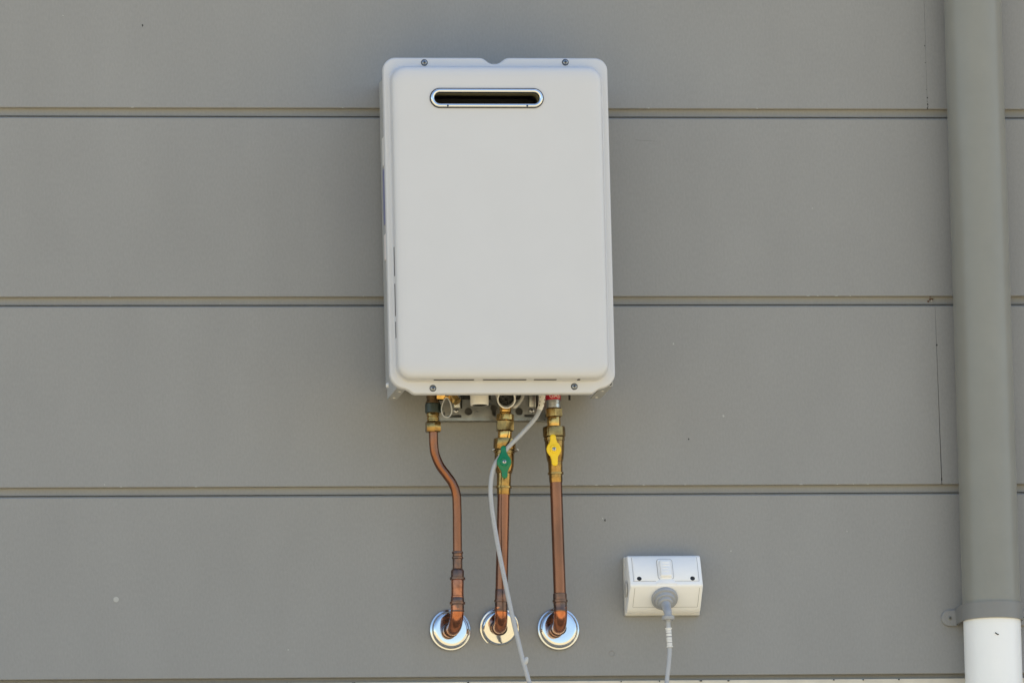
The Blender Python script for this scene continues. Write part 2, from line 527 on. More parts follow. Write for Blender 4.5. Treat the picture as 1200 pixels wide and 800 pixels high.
# pressed front: raised panel with rolled shoulders and the flue opening
ppr = [(-3.4, 173.4), (-2.6, 174.2), (-1.3, 174.8), (-.35, 176.8), (-.05, 180.5), (.3, 186.5), (1.2, 190.3), (3, 193), (6, 195), (11, 196.4), (18, 197.1), (27, 197.3)]
rings = []
for t, d in ppr:
    rr_ = max(6, 23 - t * 0.6)
    rings.append((rrect(px0 + t, px1 - t, pz0 + t, pz1 - t, rr_, 10), d))
FX0, FX1, FZ = -146.3, 28.3, 347.5
flo = rrect(FX0 + 2, FX1 - 2, FZ - 12.5, FZ + 12.5, 12.4, 10)
bm = bmesh.new()
stack(bm, rings, holes=[(flo, 180.0)], back=False)
fp = obj('front_panel', bm, 'heater', wh, ang=60)
# flue surround
flu = None
bm = bmesh.new()
def stad(r):
    return rrect(FX0 + (14.4 - r), FX1 - (14.4 - r), FZ - r, FZ + r, r - 0.02, 12)
path = [(14.2, 197), (14.4, 199), (13.9, 200.6), (12.6, 201.3), (10.3, 201.2), (9.2, 200.5), (8.7, 199), (8.6, 193)]
prev = None
for r, d in path:
    cur = [bm.verts.new(V(x, d, z)) for x, z in stad(r)]
    if prev:
        for k in range(len(cur)):
            bm.faces.new((prev[k], prev[(k + 1) % len(cur)], cur[(k + 1) % len(cur)], cur[k]))
    prev = cur
flu = obj('flue_surround', bm, 'chrome', wh, ang=60)
bm = bmesh.new()
prev = None
for r, d in ((15.6, 197.0), (15.6, 198.3), (13.9, 198.3)):
    cur = [bm.verts.new(V(x, d, z)) for x, z in stad(r)]
    if prev:
        for k in range(len(cur)):
            bm.faces.new((prev[k], prev[(k + 1) % len(cur)], cur[(k + 1) % len(cur)], cur[k]))
    prev = cur
obj('flue_gap_shade', bm, 'dark', flu, ang=60)  # black band paints the gap shadow round the chrome surround
bm = bmesh.new()
prev = None
for r, d in ((8.9, 196.9), (8.9, 181.4), (8.9, 170)):
    cur = [bm.verts.new(V(x, d, z)) for x, z in stad(r)]
    if prev:
        for k in range(len(cur)):
            bm.faces.new((prev[k], prev[(k + 1) % len(cur)], cur[(k + 1) % len(cur)], cur[k]))
    prev = cur
obj('flue_duct', bm, 'flue_bounce', flu, ang=60)
bm = bmesh.new()
prev = None
for r, d in ((8.9, 170.5), (10.5, 169), (11.5, 166), (11.5, 128)):
    cur = [bm.verts.new(V(x, d, z)) for x, z in stad(r)]
    if prev:
        for k in range(len(cur)):
            bm.faces.new((prev[k], prev[(k + 1) % len(cur)], cur[(k + 1) % len(cur)], cur[k]))
    prev = cur
bm.faces.new(prev)
obj('flue_throat', bm, 'dark', flu)
for x in (-120.2, 3.2):
    bm = bmesh.new()
    disc(bm, x, FZ - 12.4, 199.5, 201.9, 1.7, 12, 1)
    obj('rivet', bm, 'screw_dark', flu)
# four cover screws
for x, z in ((-151.4, 407.3), (68.3, 408.3), (-149.6, -99.7), (69.6, -97.5)):
    screw(rim, x, z, 173.9, 4.3, 'cover_screw', 2.6)
    bm = bmesh.new()
    disc(bm, x, z, 173.8, 174.35, 5.2, 24)
    obj('screw_shade_ring', bm, 'screw_dark', rim)  # dark disc paints the shadow ring round the screw head
# drain slits pressed along the lower and left shoulder of the panel
def slit(x0, x1, z0, z1, d0, d1):
    bm = bmesh.new()
    box(bm, x0, x1, d0, d1, z0, z1)
    obj('drain_slit', bm, 'dark', fp)
for x0, x1 in ((-149, -87), (-73, -6), (6, 41)):
    slit(x0, x1, -88.35, -87.4, 178, 185.5)
slit(73.4, 77.4, -88.8, -86.6, 178, 186.5)
for z0, z1 in ((73, 118), (11, 61), (-23, 2)):
    slit(-206.3, -205.4, z0, z1, 179.5, 184.5)
# steel case behind the cover
bm = bmesh.new()
box(bm, -200.5, 126, 8, 126, -76, 406)
box(bm, -200.5, -199.0, 126, 172, -76, 406)
box(bm, 124.5, 126, 126, 172, -76, 406)
box(bm, -199, 124.5, 126, 172, -76, -74.5)
box(bm, -199, 124.5, 126, 172, 404.5, 406)
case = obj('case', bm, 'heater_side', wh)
for x0, x1 in ((-200.4, -185.6), (115.5, 130.5)):
    bm = bmesh.new()
    sx = x0 if x0 < 0 else x1
    xo = sx - 1.0 if x0 < 0 else sx - 0.5
    # upright side return with a folded foot at its lower end
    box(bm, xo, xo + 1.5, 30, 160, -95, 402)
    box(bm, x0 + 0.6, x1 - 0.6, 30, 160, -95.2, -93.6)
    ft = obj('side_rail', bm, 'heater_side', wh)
    for dd, zz in ((48, 0), (112, 0)):
        bm = bmesh.new()
        lathe(bm, line_axis(V((x0 + x1) / 2, dd, -95.0), V((x0 + x1) / 2, dd, -96.0), 0, 1), [(0, 2.6), (1, 2.0)], 12)
        obj('rail_rivet', bm, 'white_pl', ft)
# stickers and fixings on the left side
for z0, z1, d0, d1, m in ((176, 262, 40, 120, 'sticker'), (268, 312, 40, 110, 'white_pl'), (120, 160, 40, 125, 'white_ink'), (88, 108, 60, 120, 'white_ink')):
    bm = bmesh.new()
    box(bm, -202.3, -201.3, d0, d1, z0, z1)
    obj('side_sticker', bm, m, wh)
for zz in (-75,):
    bm = bmesh.new()
    lathe(bm, line_axis(V(-201.2, 44, zz), V(-204.8, 44, zz), 0, 1), [(0, 4.2), (0.5, 4.2), (1, 2.6)], 16)
    obj('side_screw', bm, 'white_pl', wh)
# mounting plate with its holes
bm = bmesh.new()
def circ(x, z, r, n=20):
    return [(x + r * math.cos(2 * math.pi * k / n), z + r * math.sin(2 * math.pi * k / n)) for k in range(n)]
def keyh(x, z):
    o = []
    for k in range(13):
        a = math.radians(-50 + 280 * k / 12)
        o.append((x + 5.4 * math.cos(a), z + 5.4 * math.sin(a)))
    o += [(x - 2.9, z - 7.2), (x - 2.9, z - 11.0), (x - 1.6, z - 12.6), (x + 1.6, z - 12.6), (x + 2.9, z - 11.0), (x + 2.9, z - 7.2)]
    return o
pl = rrect(-119.4, 61.2, -127.0, -40, 2.2, 4)
hs = [circ(-73.9, -112.6, 6.0), circ(5.6, -112.8, 6.0), keyh(-33.6, -107.4),
      rrect(-107.0, -84.6, -122.2, -118.0, 1.9, 4), rrect(13.6, 38.4, -121.6, -117.4, 1.9, 4), rrect(-113.2, -110.2, -119.2, -113.0, 1.4, 4)]
stack(bm, [(pl, 18.2), (pl, 19.6)], holes=[(h, 18.2) for h in hs])
box(bm, -119.2, 61.0, 18.4, 23.6, -127.2, -125.8)
plate = obj('mounting_plate', bm, 'zinc', wh, ang=30, smooth=True)
bm = bmesh.new()
box(bm, -119, 61, 0.5, 18.2, -44, -40)
box(bm, -119, 61, 0.5, 18.1, -126.9, -125.6)  # lower flange added to shut out light and darken the plate holes
box(bm, -119, -117, 0.5, 18.2, -100, -40)
box(bm, 59, 61, 0.5, 18.2, -100, -40)
obj('plate_flange', bm, 'zinc', plate)
for x in (-92.0, 26.4):
    bm = bmesh.new()
    box(bm, x - 5.6, x + 5.6, 19.6, 23.0, -106.8, -60)
    obj('plate_rib', bm, 'zinc', plate, bevel=0.0016)
    bm = bmesh.new()
    box(bm, x + 6.2, x + 8.8, 19.5, 20.2, -108, -60)
    obj('rib_slot', bm, 'dark', plate)
    screw(plate, x - 1.2, -111.2, 19.6, 4.3, 'screw', 2.6)
for x0, x1 in ((-83, -70), (-50, -38), (-6, 14), (38, 46)):
    bm = bmesh.new()
    box(bm, x0, x1, 19.5, 20.0, -94.0, -86)
    obj('plate_slot', bm, 'dark', plate)
# white drain spigot
ax = line_axis(V(-67.6, 100, -70), V(-67.6, 100, -115.2), 0, 1)
bm = bmesh.new()
lathe(bm, ax, [(0, 14.2), (0.93, 14.2), (0.985, 14.0), (1.0, 13.4), (1.0, 11.6)], 40, True, False)
sp_ = obj('drain_spigot', bm, 'white_pl', wh, ang=50)
bm = bmesh.new()
lathe(bm, ax, [(1.0, 11.6), (0.9, 11.4), (0.8, 11.3)], 32, False, True)
obj('spigot_bore', bm, 'dark', sp_)
# angled white socket with a dark bore, facing outwards
pc, dr = V(-26.5, 108, -107.6), Vector((-0.06, -0.93, -0.36)).normalized()
ax = line_axis(pc - dr * 0.045, pc, 0, 1)
bm = bmesh.new()
lathe(bm, ax, [(0, 14.0), (0.95, 14.4), (0.99, 14.2), (1.0, 13.6), (1.0, 12.6), (0.97, 12.2), (0.1, 12.0)], 48)
sk = obj('overflow_socket', bm, 'white_pl', wh, ang=50)
bm = bmesh.new()
lathe(bm, ax, [(0.70, 12.0), (0.76, 11.5), (0.80, 6.0), (0.74, 2.0)], 32)
for k in range(5):
    a = k * 1.3
    c, u, v = ax(0.86)
    tube(bm, [c + (u * math.cos(a) + v * math.sin(a)) * .010, c + (u * math.cos(a + 2.3) + v * math.sin(a + 2.3)) * .008], 1.1, 8)
obj('socket_bore', bm, 'dark', sk)
# brass drain cock with its plastic loop, left of the plate
bm = bmesh.new()
hexnut(bm, line_axis(V(-131, 85, -98.5), V(-118.5, 88, -99.5), 0, 1), 0, 1, 6.6, 0.12)
lathe(bm, line_axis(V(-119, 88, -99.5), V(-108, 92, -101.0), 0, 1), [(0, 4.0), (0.3, 5.0), (0.5, 4.2), (0.7, 5.0), (1, 4.2)], 20)
hexnut(bm, line_axis(V(-109.5, 91, -97.2), V(-101.5, 98, -110.0), 0, 1), 0, 1, 7.6, 0.12, 0.1)
dc = obj('drain_cock', bm, 'brass', wh)
bm = bmesh.new()
loop = [V(-118.2 + 7.4 * math.sin(a) * (1 - .28 * math.cos(a)) , 96 + 2 * math.sin(a), -118.0 + 15.2 * math.cos(a)) for a in [2 * math.pi * k / 28 for k in range(29)]]
tube(bm, loop, 0.9, 10)
obj('plastic_loop', bm, 'clear', dc)
# pale sensor lead beside the socket, small black stub on the right
bm = bmesh.new()
tube(bm, catmull([V(5, 70, -80), V(4.5, 72, -96), V(-1, 75, -106), V(-9, 76, -114), V(-14, 60, -110)], 8), 2.6, 12)
obj('sensor_lead', bm, 'clear', wh)
bm = bmesh.new()
tube(bm, catmull([V(-6, 74, -80), V(-9, 76, -98), V(-12, 80, -108)], 6), 2.2, 10)
obj('sensor_lead', bm, 'clear', wh)
bm = bmesh.new()
lathe(bm, line_axis(V(79, 60, -70), V(79, 60, -101.5), 0, 1), [(0, 1.9), (1, 1.7)], 12)
obj('black_stub', bm, 'dark', wh)
for x0, x1 in ((12, 24), (-102, -93)):
    bm = bmesh.new()
    box(bm, x0, x1, 62, 82, -93.5, -70)
    obj('terminal_block', bm, 'white_pl', wh, bevel=0.001)

# ------------------------------------------------------------------ copper pipes
GP = 'copper pipes between the water heater and the wall'
def fitting(parent, name, m, axis, prof, seg=36):
    bm = bmesh.new()
    lathe(bm, axis, prof, seg)
    return obj(name, bm, m, parent, ang=32)
def elbow(parent, xa, da, za, xw, zw, r, m='copper_new'):
    """quarter bend from the pipe's foot down and back into the wall"""
    R = 26.0
    P = [V(xa, da, za)]
    for k in range(0, 11):
        a = math.pi / 2 * k / 10
        t = k / 10
        P.append(Vector(((xa + (xw - xa) * t * 0.6) / 1000, -(da - R + R * math.cos(a)) / 1000, (zw + R - R * math.sin(a)) / 1000)))
    P.append(V(xw, 14, zw))
    P.append(V(xw, -6, zw))
    bm = bmesh.new()
    tube(bm, P, r, 28)
    e = obj('elbow', bm, m, parent, ang=40)
    bm = bmesh.new()
    lathe(bm, line_axis(V(xa + (xw - xa) * .8, 25, zw), V(xw, 17, zw), 0, 1), [(0, r + .2), (.25, r + 1.5), (.6, r + 1.5), (1, r + .3)], 28)
    obj('crimp_ring', bm, 'copper_dull', parent, ang=40)
    return e

# hot pipe: slim copper with an offset bend
hp = thing('copper_pipe', 'slim copper pipe on the left with an offset bend and no valve handle', 'pipe', V(-108, 4, -450), GP)
ax = line_axis(V(-135.9, 70, -92.1), V(-136.6, 70, -150.7), -92.1, -150.7)
fitting(hp, 'threaded_tail', 'brass_dark', ax, [(-70, 8.5), (-92, 9.6), (-95, 9.2), (-98, 9.9), (-101, 9.2), (-104, 9.9), (-105, 9.3), (-105.6, 11), (-107.4, 11), (-108, 9.5), (-109, 9.5)])
bm = bmesh.new()
lathe(bm, ax, [(-108, 11.4), (-109, 12.2), (-121.6, 12.2), (-122.6, 11.3)], 36)
box(bm, -126.5, -121.6, 60, 82, -120, -110.5)
obj('rubber_collar', bm, 'collar', hp)
fitting(hp, 'brass_union', 'brass', ax, [(-122, 9.5), (-122.8, 9.9), (-127.5, 9.9), (-128.4, 8.9), (-129.4, 8.9), (-130.4, 9.6), (-132.6, 9.6), (-133.4, 8.8), (-137, 8.8)])
bm = bmesh.new()
hexnut(bm, ax, -135.5, -152.6, 12.7, 2.0, 0.45)
obj('compression_nut', bm, 'brass_dull', hp)
tp = [V(-136.1, 70, -146), V(-136.2, 70, -160), V(-135.9, 69.5, -172), V(-134.0, 69, -186.4), (V(-127.0, 68, -204.0)), V(-116.4, 67, -218.8), V(-107.3, 66, -232), V(-102.2, 65, -247.5), V(-101.2, 64, -268), V(-101.4, 63, -300), V(-101.8, 62, -335), V(-102.0, 62, -346)]
bm = bmesh.new()
tube(bm, catmull(tp, 8), 7.0, 28)
obj('copper_tube', bm, 'copper', hp)
ax = line_axis(V(-101.7, 62, -337.7), V(-103.8, 60, -429.8), -337.7, -429.8)
fitting(hp, 'press_collar', 'copper_dull', ax, [(-336.5, 7.1), (-337.2, 8.6), (-339.6, 8.8), (-340.4, 7.9), (-344.8, 7.7), (-345.6, 8.9), (-347.8, 8.9), (-348.6, 7.6), (-363.5, 7.6), (-366, 9.6), (-367.6, 10.2), (-376.5, 10.2), (-377.2, 12.0), (-380.6, 12.0), (-381.4, 9.8)])
fitting(hp, 'copper_sleeve', 'copper_new', ax, [(-381, 9.6), (-383, 9.9), (-395, 9.6), (-405.5, 9.6), (-406.2, 10.1), (-408.2, 10.1), (-408.8, 9.6)])
fitting(hp, 'press_collar', 'copper_dull', ax, [(-408, 9.8), (-409, 10.4), (-414.6, 10.4), (-415.2, 12.1), (-418.4, 12.1), (-419.2, 10.3), (-428, 10.3), (-428.6, 10.7), (-430, 10.7), (-430.6, 10.2)])
elbow(hp, -103.8, 60, -421, -109.5, -453, 10.4)

def valve_handle(parent, name, m, x, z, d, tilt, up_len, dn_len, wt, wb, rh, dia=0.0):
    """butterfly lever: round hub with two tapering arms, bevelled plate"""
    ct, st = math.cos(tilt), math.sin(tilt)
    def side(y):
        if y > 0:
            s = y / up_len
            w_ = wt
            e = up_len
        else:
            s = -y / dn_len
            w_ = wb
            e = dn_len
        arm = w_ * (1 - 0.12 * s)
        yy = abs(y)
        if yy > e - arm:
            q = (yy - (e - arm)) / arm
            arm = arm * math.sqrt(max(0, 1 - q * q))
        hub = math.sqrt(max(0, rh * rh - y * y))
        fl = dia * max(0.0, 1 - (yy / 19.0) ** 1.25) * rh
        hub = max(hub, fl)
        return (hub ** 4 + arm ** 4) ** 0.25 + 0.9 * math.exp(-((yy - rh) / 3.0) ** 2)* (1 if yy < e - 3 else 0)
    n = 44
    pts = []
    ysx = [-dn_len + (up_len + dn_len) * (0.5 - 0.5 * math.cos(math.pi * k / n)) for k in range(n + 1)]
    for y in ysx:
        pts.append((side(y), y))
    ol = pts + [(-a, b) for a, b in pts[::-1][1:-1]]
    ol = [(x + a * ct - b * st, z + a * st + b * ct) for a, b in ol]
    bm = bmesh.new()
    stack(bm, [(inset(ol, 0.5), d), (ol, d + 0.7), (ol, d + 2.6), (inset(ol, 0.45), d + 3.5), (inset(ol, 1.1), d + 3.9)])
    lathe(bm, line_axis(V(x, d - 14, z), V(x, d + 1, z), 0, 1), [(0, 5.0), (1, 5.4)], 24)
    lathe(bm, line_axis(V(x, d + 3.5, z), V(x, d + 5.2, z), 0, 1), [(0, 6.6), (0.6, 6.4), (1, 5.6)], 28)
    h = obj(name, bm, m, parent, ang=40)
    screw(h, x, z, d + 5.0, 3.1, 'screw', 1.8)
    return h

# cold pipe: brass ball valve with the green lever
cp = thing('copper_pipe', 'middle copper pipe with a brass ball valve and green butterfly handle', 'pipe', V(-31, 4, -449), GP)
ax = line_axis(V(-23.0, 70, -114.8), V(-36.2, 62, -431.0), -114.8, -431.0)
fitting(cp, 'threaded_tail', 'brass', ax, [(-95, 8.5), (-113, 8.8), (-115, 9.4), (-117, 8.8), (-119, 9.4), (-121, 8.8), (-123, 9.4), (-124.5, 8.6), (-127, 8.6)])
bm = bmesh.new()
lathe(bm, ax, [(-124.6, 12.2), (-125.6, 13.7), (-133.5, 14.1), (-134.6, 13.2)], 36)
lathe(bm, ax, [(-150, 10.4), (-152, 10.9), (-161.5, 10.9), (-163, 10.4)], 36)
obj('brass_union', bm, 'brass', cp)
bm = bmesh.new()
hexnut(bm, ax, -134.4, -151.6, 14.9, 1.6, 0.55)
obj('union_nut', bm, 'brass_dull', cp)
bm = bmesh.new()
lathe(bm, ax, [(-162, 13.5), (-163.2, 17.0), (-166, 17.4), (-178.5, 17.4), (-180.5, 16.4), (-181, 15)], 14)
lathe(bm, ax, [(-181, 14.6), (-181.5, 15.8), (-186, 15.8), (-186.6, 15.2), (-205, 15.0), (-209, 14.2), (-216, 12.2), (-217, 11.6)], 36)
lathe(bm, ax, [(-216, 11.2), (-233.5, 10.9), (-236.0, 10.7), (-236.4, 12.4), (-239.4, 12.4), (-239.8, 10.6), (-248.4, 10.4), (-249.6, 10.1)], 36)
vb = obj('valve_body', bm, 'brass_dull', cp, ang=26)
u, v = Vector((1, 0, 0)), Vector((0, 1, 0))
c = ax(-183.5)[0]
for s in (-1, 1):
    bm = bmesh.new()
    tube(bm, catmull([c + u * s * .0150 + v * -.006, c + u * s * .0185 + v * -.010, c + u * s * .0200 + Vector((0, -.012, .0016)), c + u * s * .0172 + Vector((0, -.013, .003))], 6), 1.1, 10)
    obj('seal_wire', bm, 'screw', vb)
valve_handle(cp, 'valve_handle', 'green', -31.2, -203.2, 96, math.radians(1.5), 25.4, 25.6, 4.6, 5.0, 11.2, 0.92)
fitting(cp, 'copper_tube', 'copper', ax, [(-248, 9.5), (-420, 9.5)], 40)
fitting(cp, 'press_collar', 'copper_dull', ax, [(-396.5, 9.7), (-397.4, 10.0), (-410, 10.0), (-412.6, 10.1), (-413, 11.1), (-415.8, 11.1), (-416.4, 9.9), (-428, 9.8), (-428.6, 10.2), (-430.2, 10.2), (-431, 9.7)])
elbow(cp, -36.2, 62, -424, -34.0, -451, 9.9)

# gas pipe: yellow lever, red labelled tail
gp = thing('copper_pipe', 'right copper pipe with a brass valve, yellow handle and red label at its top', 'pipe', V(61, 4, -450), GP)
ax = line_axis(V(51.6, 70, -92.3), V(56.1, 63, -431.5), -92.3, -431.5)
fitting(gp, 'steel_tail', 'screw', ax, [(-80, 10.5), (-100, 11.2), (-107.4, 11.2), (-108, 10.4), (-108.8, 11.0), (-114.8, 11.0), (-116, 10.0), (-117, 9)])
bm = bmesh.new()
lathe(bm, ax, [(-84, 11.9), (-102.4, 11.9), (-102.8, 11.4)], 40, False, False)
rl = obj('red_label', bm, 'red', gp)
# the word on the label, bent round the tail
cu = bpy.data.curves.new('label_text', 'FONT')
cu.body = 'GAS'
cu.align_x = 'CENTER'
cu.size = 0.0085
cu.extrude = 0.0001
to = bpy.data.objects.new('label_text', cu)
COL.objects.link(to)
me = bpy.data.meshes.new_from_object(to.evaluated_get(bpy.context.evaluated_depsgraph_get()))
COL.objects.unlink(to)
bpy.data.objects.remove(to)
bm = bmesh.new()
bm.from_mesh(me)
bmesh.ops.subdivide_edges(bm, edges=bm.edges, cuts=2)
c0 = ax(-100.6)[0]
for vv in bm.verts:
    a = vv.co.x * 1.15 / 0.0119 + 0.12
    rr_ = 0.0119 + 0.0002 + vv.co.z
    vv.co = Vector((c0.x + rr_ * math.sin(a), c0.y - rr_ * math.cos(a), c0.z + vv.co.y))
obj('label_text', bm, 'white_ink', rl)
bm = bmesh.new()
hexnut(bm, ax, -116.0, -130.0, 14.4, 1.4, 0.5)
obj('union_nut', bm, 'brass_dull', gp)
fitting(gp, 'brass_union', 'brass', ax, [(-129, 10.2), (-130.5, 10.6), (-143, 10.6), (-145, 10.2)])
bm = bmesh.new()
lathe(bm, ax, [(-143.6, 14), (-144.8, 17.2), (-147.5, 17.7), (-159, 17.7), (-160.5, 16.8), (-161, 15.5)], 14)
lathe(bm, ax, [(-161, 15.2), (-161.4, 16.2), (-166, 16.2), (-166.8, 15.2), (-180, 14.7), (-192, 13.4), (-198.5, 12.2), (-199, 11.6)], 36)
lathe(bm, ax, [(-198, 11.4), (-214.5, 10.9), (-215, 10.8), (-215.4, 12.3), (-218.6, 12.3), (-219, 10.6), (-229.8, 10.3), (-231, 10.0)], 36)
obj('valve_body', bm, 'brass_dull', gp, ang=26)
valve_handle(gp, 'valve_handle', 'yellow', 46.8, -183.6, 96, math.radians(2.6), 23.4, 26.0, 5.0, 5.3, 11.2)
fitting(gp, 'copper_tube', 'copper', ax, [(-230, 9.6), (-420, 9.6)], 40)
fitting(gp, 'press_collar', 'copper_dull', ax, [(-402.6, 9.9), (-403.6, 10.6), (-412.6, 10.6), (-413.2, 11.8), (-416.6, 11.8), (-417.4, 10.5), (-428, 10.3), (-429, 10.7), (-430.6, 10.7), (-431.4, 10.2)])
elbow(gp, 56.1, 63, -424, 57.5, -452, 10.4)

# ------------------------------------------------------------------ chrome wall roses
def rose(x, z, r, label, tx, tz):
    t = thing('pipe_rose', label, 'pipe rose', V(x, 0, z), 'chrome roses round the pipe ends')
    bm = bmesh.new()
    n = Vector((tx, -1, tz)).normalized()
    c = V(x, 6, z)
    # stepped chrome plate: flat dished middle, rounded shoulder, thin outer lip
    u, v = frame(n)
    ax = lambda s: (c + n * (s / 1000), u, v)
    prof = [(-4.5, r), (-3.2, r), (-2.4, r - 0.7), (-2.2, r - 1.6), (-2.3, r - 2.6), (-1.2, r - 3.4), (1.0, r - 4.0), (2.8, r - 5.0), (3.9, r - 6.5), (4.4, r - 8.0), (4.55, r - 10), (4.6, 15), (4.6, 11.2)]
    rings = []
    seg = 64
    lathe(bm, ax, prof, seg, False, False)
    o = obj('rose_plate', bm, 'chrome', t, ang=75)
    return t
rose(-107.3, -451.0, 32.2, 'chrome wall rose around the end of the slim left copper pipe', 0.05, 0.02)
rose(-30.7, -448.9, 31.0, 'chrome wall rose behind the grey cable, at the end of the green handled pipe', 0.04, -0.20)
rose(61.6, -450.2, 33.0, 'chrome wall rose at the end of the yellow handled gas pipe', 0.03, 0.04)

# ------------------------------------------------------------------ power outlet
po = thing('power_outlet', 'white wedge shaped outdoor power outlet on the wall, its single switch above a grey plug', 'power outlet', V(225, 0, -386))
# side profile (d, z) of the wedge, back plate tapers outwards
prof = [(0.3, -340.5), (29, -340.8), (33, -343.0), (54.0, -386.6), (55.2, -390.0), (53.6, -393.2), (24.5, -422.6), (19.5, -426.6), (0.3, -430.0)]
bm = bmesh.new()
def wid(d, z):
    k = d / 55.0
    return 166.2 + 1.2 * k, 282.0 - 0.6 * k
A, Bv = [], []
for d, z in prof:
    x0, x1 = wid(d, z)
    A.append(bm.verts.new(V(x0, d, z)))
    Bv.append(bm.verts.new(V(x1, d, z)))
n = len(prof)
for k in range(n):
    bm.faces.new((A[k], A[(k + 1) % n], Bv[(k + 1) % n], Bv[k]))
bm.faces.new(A)
bm.faces.new(Bv)
hs_ = obj('housing', bm, 'outlet', po, bevel=0.0018, seg=3)
bm = bmesh.new()
box(bm, 165.0, 283.2, 0.1, 9.0, -431.2, -339.4)
obj('back_box', bm, 'outlet_side', po, bevel=0.002)
# local frame on the two sloping faces
def face_frame(pa, pb):
    a, b = Vector(pa), Vector(pb)          # (d, z) from upper to lower edge
    t = (b - a).normalized()
    nrm = Vector((-t.y, t.x)) if (-t.y) > 0 else Vector((t.y, -t.x))
    def mk(x, h, s):
        p = a + t * s + nrm * h
        return V(x, p.x, p.y)
    return mk
top = face_frame((33, -343.0), (54.0, -386.6))     # 48.4 mm long
low = face_frame((53.6, -393.2), (24.5, -422.6))   # 41.4 mm long
bm = bmesh.new()
olp = [(x, s) for x, s in rrect(174.5, 275.0, 0.6, 44.0, 2.0, 4)]
stack(bm, [(olp, -1.0), (olp, 0.25), (inset(olp, 0.5), 0.6)], mk=top)
fpn = obj('face_plate', bm, 'outlet', po)
bm = bmesh.new()
for x in (173.3, 275.6):
    stack(bm, [([(x, 0.8), (x + .6, 0.8), (x + .6, 45), (x, 45)], -0.5), ([(x, 0.8), (x + .6, 0.8), (x + .6, 45), (x, 45)], 0.22)], mk=top)
for x in (174.6, 276.0):
    q = [(x, 1), (x + .6, 1), (x + .6, 38), (x, 38)]
    stack(bm, [(q, -0.5), (q, 0.2)], mk=low)
for (a, b) in ((172, 208), (238, 276)):
    q = [(a, 44.4), (b, 44.4), (b, 45.0), (a, 45.0)]
    stack(bm, [(q, -0.5), (q, 0.2)], mk=top)
q = [(175, 38), (276, 38), (276, 38.6), (175, 38.6)]
stack(bm, [(q, -0.5), (q, 0.2)], mk=low)
obj('panel_seam', bm, 'seam', po)
bm = bmesh.new()
ol2 = rrect(212.6, 236.0, 5.0, 41.5, 4.5, 6)
stack(bm, [(ol2, 0.0), (ol2, 1.2), (inset(ol2, 1.0), 2.2)], mk=top)
sf = obj('switch_surround', bm, 'outlet', po)
bm = bmesh.new()
ol4 = inset(ol2, -0.8)
stack(bm, [(ol4, 0.0), (ol4, 0.95)], mk=top)
obj('switch_gap', bm, 'seam', sf)
bm = bmesh.new()
ol3 = rrect(215.6, 233.4, 9.5, 39.4, 2.8, 6)
stack(bm, [(ol3, 1.5), (ol3, 5.4), (inset(ol3, 0.9), 6.8), (inset(ol3, 1.8), 7.2)], mk=top)
for s in (14.5, 19.5, 24.5, 29.5):
    q = [(219.5, s), (229.6, s), (229.6, s + 1.0), (219.5, s + 1.0)]
    stack(bm, [(q, 6.6), (q, 7.9)], mk=top)
obj('switch_rocker', bm, 'outlet', sf)
bm = bmesh.new()
q = [(208.5, 50.0), (240.5, 50.0), (234.5, 41.0), (215.0, 41.0)]
stack(bm, [(q, -2.0), (q, 0.9), (inset(q, -0.6), 1.2)], mk=top)
obj('latch_tab', bm, 'outlet', po)
for x in (182.4, 265.9):
    bm = bmesh.new()
    q = circ(x, 40.3, 3.7, 18)
    stack(bm, [(q, -0.5), (q, 0.75)], mk=top)
    obj('screw_hole', bm, 'dark', po)
bm = bmesh.new()
lathe(bm, line_axis(V(165.6, 24, -392), V(164.0, 24, -392), 0, 1), [(0, 12.5), (.6, 12.5), (1, 11.0)], 28)
obj('conduit_knockout', bm, 'outlet_side', po)

# ------------------------------------------------------------------ power cord: heater, hanging loop, plug
pc_ = thing('power_lead', 'grey power cord hanging from the heater past the green handle, plugged into the outlet', 'power cord', V(31, 90, -100))
pts = [V(33.5, 84, -84), V(32.6, 86, -97), V(30.2, 90, -112.5), V(20.5, 94.5, -133.5), V(-1.0, 96.5, -157.4), V(-17.6, 96.0, -173.6), V(-31.4, 93.5, -188.0), V(-45.0, 92, -207.6), V(-51.4, 91, -234.2), V(-51.3, 90, -267.0), V(-44.6, 90, -320.0), V(-35.2, 91, -375.8), V(-23.6, 92, -439.4), V(-13.0, 93, -489.8), V(-7.0, 94, -516.4), V(1.4, 95, -548.4),
       V(22, 98, -620), V(60, 102, -690), V(110, 104, -722), V(160, 102, -705), V(198, 94, -640), V(213, 82, -575), V(216.9, 76, -544.7), V(221.4, 75, -511.6), V(223.4, 74, -487.8), V(222.4, 74, -462), V(222.2, 74, -441)]
bm = bmesh.new()
tube(bm, catmull(pts, 10), 3.5, 18)
cd = obj('cable', bm, 'cable', pc_)
bm = bmesh.new()
P = catmull([V(33.0, 84, -80), V(32.4, 86, -98), V(30.4, 89.6, -111.5), V(26.6, 92, -122)], 8)
tube(bm, P, 5.2, 18, radf=lambda t: 5.9 - 1.8 * t + 0.35 * math.sin(t * 44))
sr = obj('strain_relief', bm, 'white_pl', pc_)
bm = bmesh.new()
for k in range(9):
    p = P[2 + k * 2]
    a = 0.9 if k % 2 else -0.7
    bmesh.ops.create_icosphere(bm, subdivisions=1, radius=0.0011, matrix=Matrix.Translation(p + Vector((math.sin(a) * .0048, -math.cos(a) * .0048, 0))))
obj('relief_slot', bm, 'dark', sr)
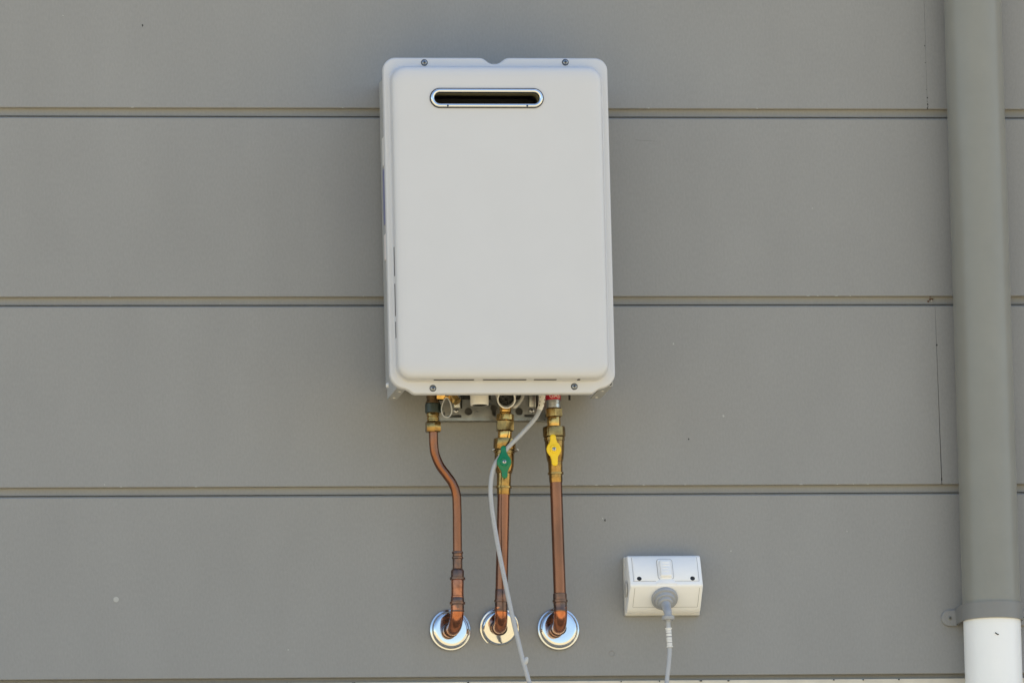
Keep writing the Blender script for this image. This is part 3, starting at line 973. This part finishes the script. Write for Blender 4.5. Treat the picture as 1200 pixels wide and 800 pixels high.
# small clear tag stuck to the cord near the bottom
bm = bmesh.new()
bmesh.ops.create_uvsphere(bm, u_segments=14, v_segments=10, radius=1.0, matrix=Matrix.Translation(V(-5.0, 95.0, -512.2)) @ Matrix.Rotation(math.radians(24), 4, 'Y') @ Matrix.Diagonal((.0040, .0032, .0080, 1)))
obj('cable_tag', bm, 'clear', pc_)
# faint print marks along the sheath
cp_pts = catmull(pts, 10)
bm = bmesh.new()
random.seed(3)
for i in range(88, 112):
    p, q = cp_pts[i], cp_pts[i + 1]
    t = (q - p).normalized()
    side = Vector((t.z, 0, -t.x)).normalized()
    for f in (0.1, 0.5):
        if random.random() < 0.75:
            m0 = p.lerp(q, f) + Vector((0, -.00344, 0)) + side * 0.0004
            m1 = p.lerp(q, f + random.uniform(.14, .3)) + Vector((0, -.00344, 0)) + side * 0.0004
            tube(bm, [m0, m1], 0.3, 5)
obj('sheath_print', bm, 'ink', cd)
# printed sleeve on the plug end
s0, s1 = V(222.3, 74, -458.5), V(223.5, 74, -489.0)
ax = line_axis(s0, s1, 0, 1)
bm = bmesh.new()
lathe(bm, ax, [(0, 3.9), (0.01, 5.2), (0.06, 5.2), (0.075, 4.4), (0.94, 4.4), (0.95, 5.3), (0.99, 5.3), (1, 3.9)], 24)
sv = obj('label_sleeve', bm, 'white_pl', pc_)
for s, h in ((.16, .02), (.27, .03), (.44, .045), (.52, .012), (.60, .012), (.67, .012), (.75, .03), (.83, .012), (.89, .012)):
    bm = bmesh.new()
    lathe(bm, ax, [(s, 4.3), (s + .001, 4.52), (s + h, 4.52), (s + h + .001, 4.3)], 24, False, False)
    obj('label_band', bm, 'ink' if h > .02 else 'plug', sv)
# the plug: stepped round rubber body square to the lower face
pa = low(222.6, 0.6, 19.0)
pb = low(222.6, 1.6, 19.0)
dn = (pb - pa).normalized()
u, v = frame(dn)
pend = V(222.3, 74, -446)
ax = lambda s: (pa + dn * (s / 1000), u, v)
bm = bmesh.new()
lathe(bm, ax, [(0, 19.6), (1.0, 20.6), (5.5, 20.6), (7.0, 19.6), (7.4, 16.4), (8.6, 15.8), (12.0, 15.6), (13.2, 14.6), (13.4, 12.2), (15, 11.6), (17.5, 11.4), (18.6, 10.4), (18.8, 8.2), (24, 6.8), (27.5, 6.2)], 48)
pg = obj('plug', bm, 'plug', pc_, ang=45)
a0 = ax(22)[0]
bm = bmesh.new()
tube(bm, catmull([ax(22)[0], ax(28)[0], V(222.3, 72, -435), V(222.3, 74, -442), V(222.3, 74, -449)], 6), 6, 20, radf=lambda t: 7.4 - 2.4 * t)
obj('plug_neck', bm, 'plug', pg)
bm = bmesh.new()
lathe(bm, line_axis(V(222.3, 73.6, -440.2), V(222.3, 74, -446.8), 0, 1), [(0, 8.6), (.15, 9.8), (.8, 9.8), (1, 8.8)], 32)
obj('plug_collar', bm, 'plug', pg)
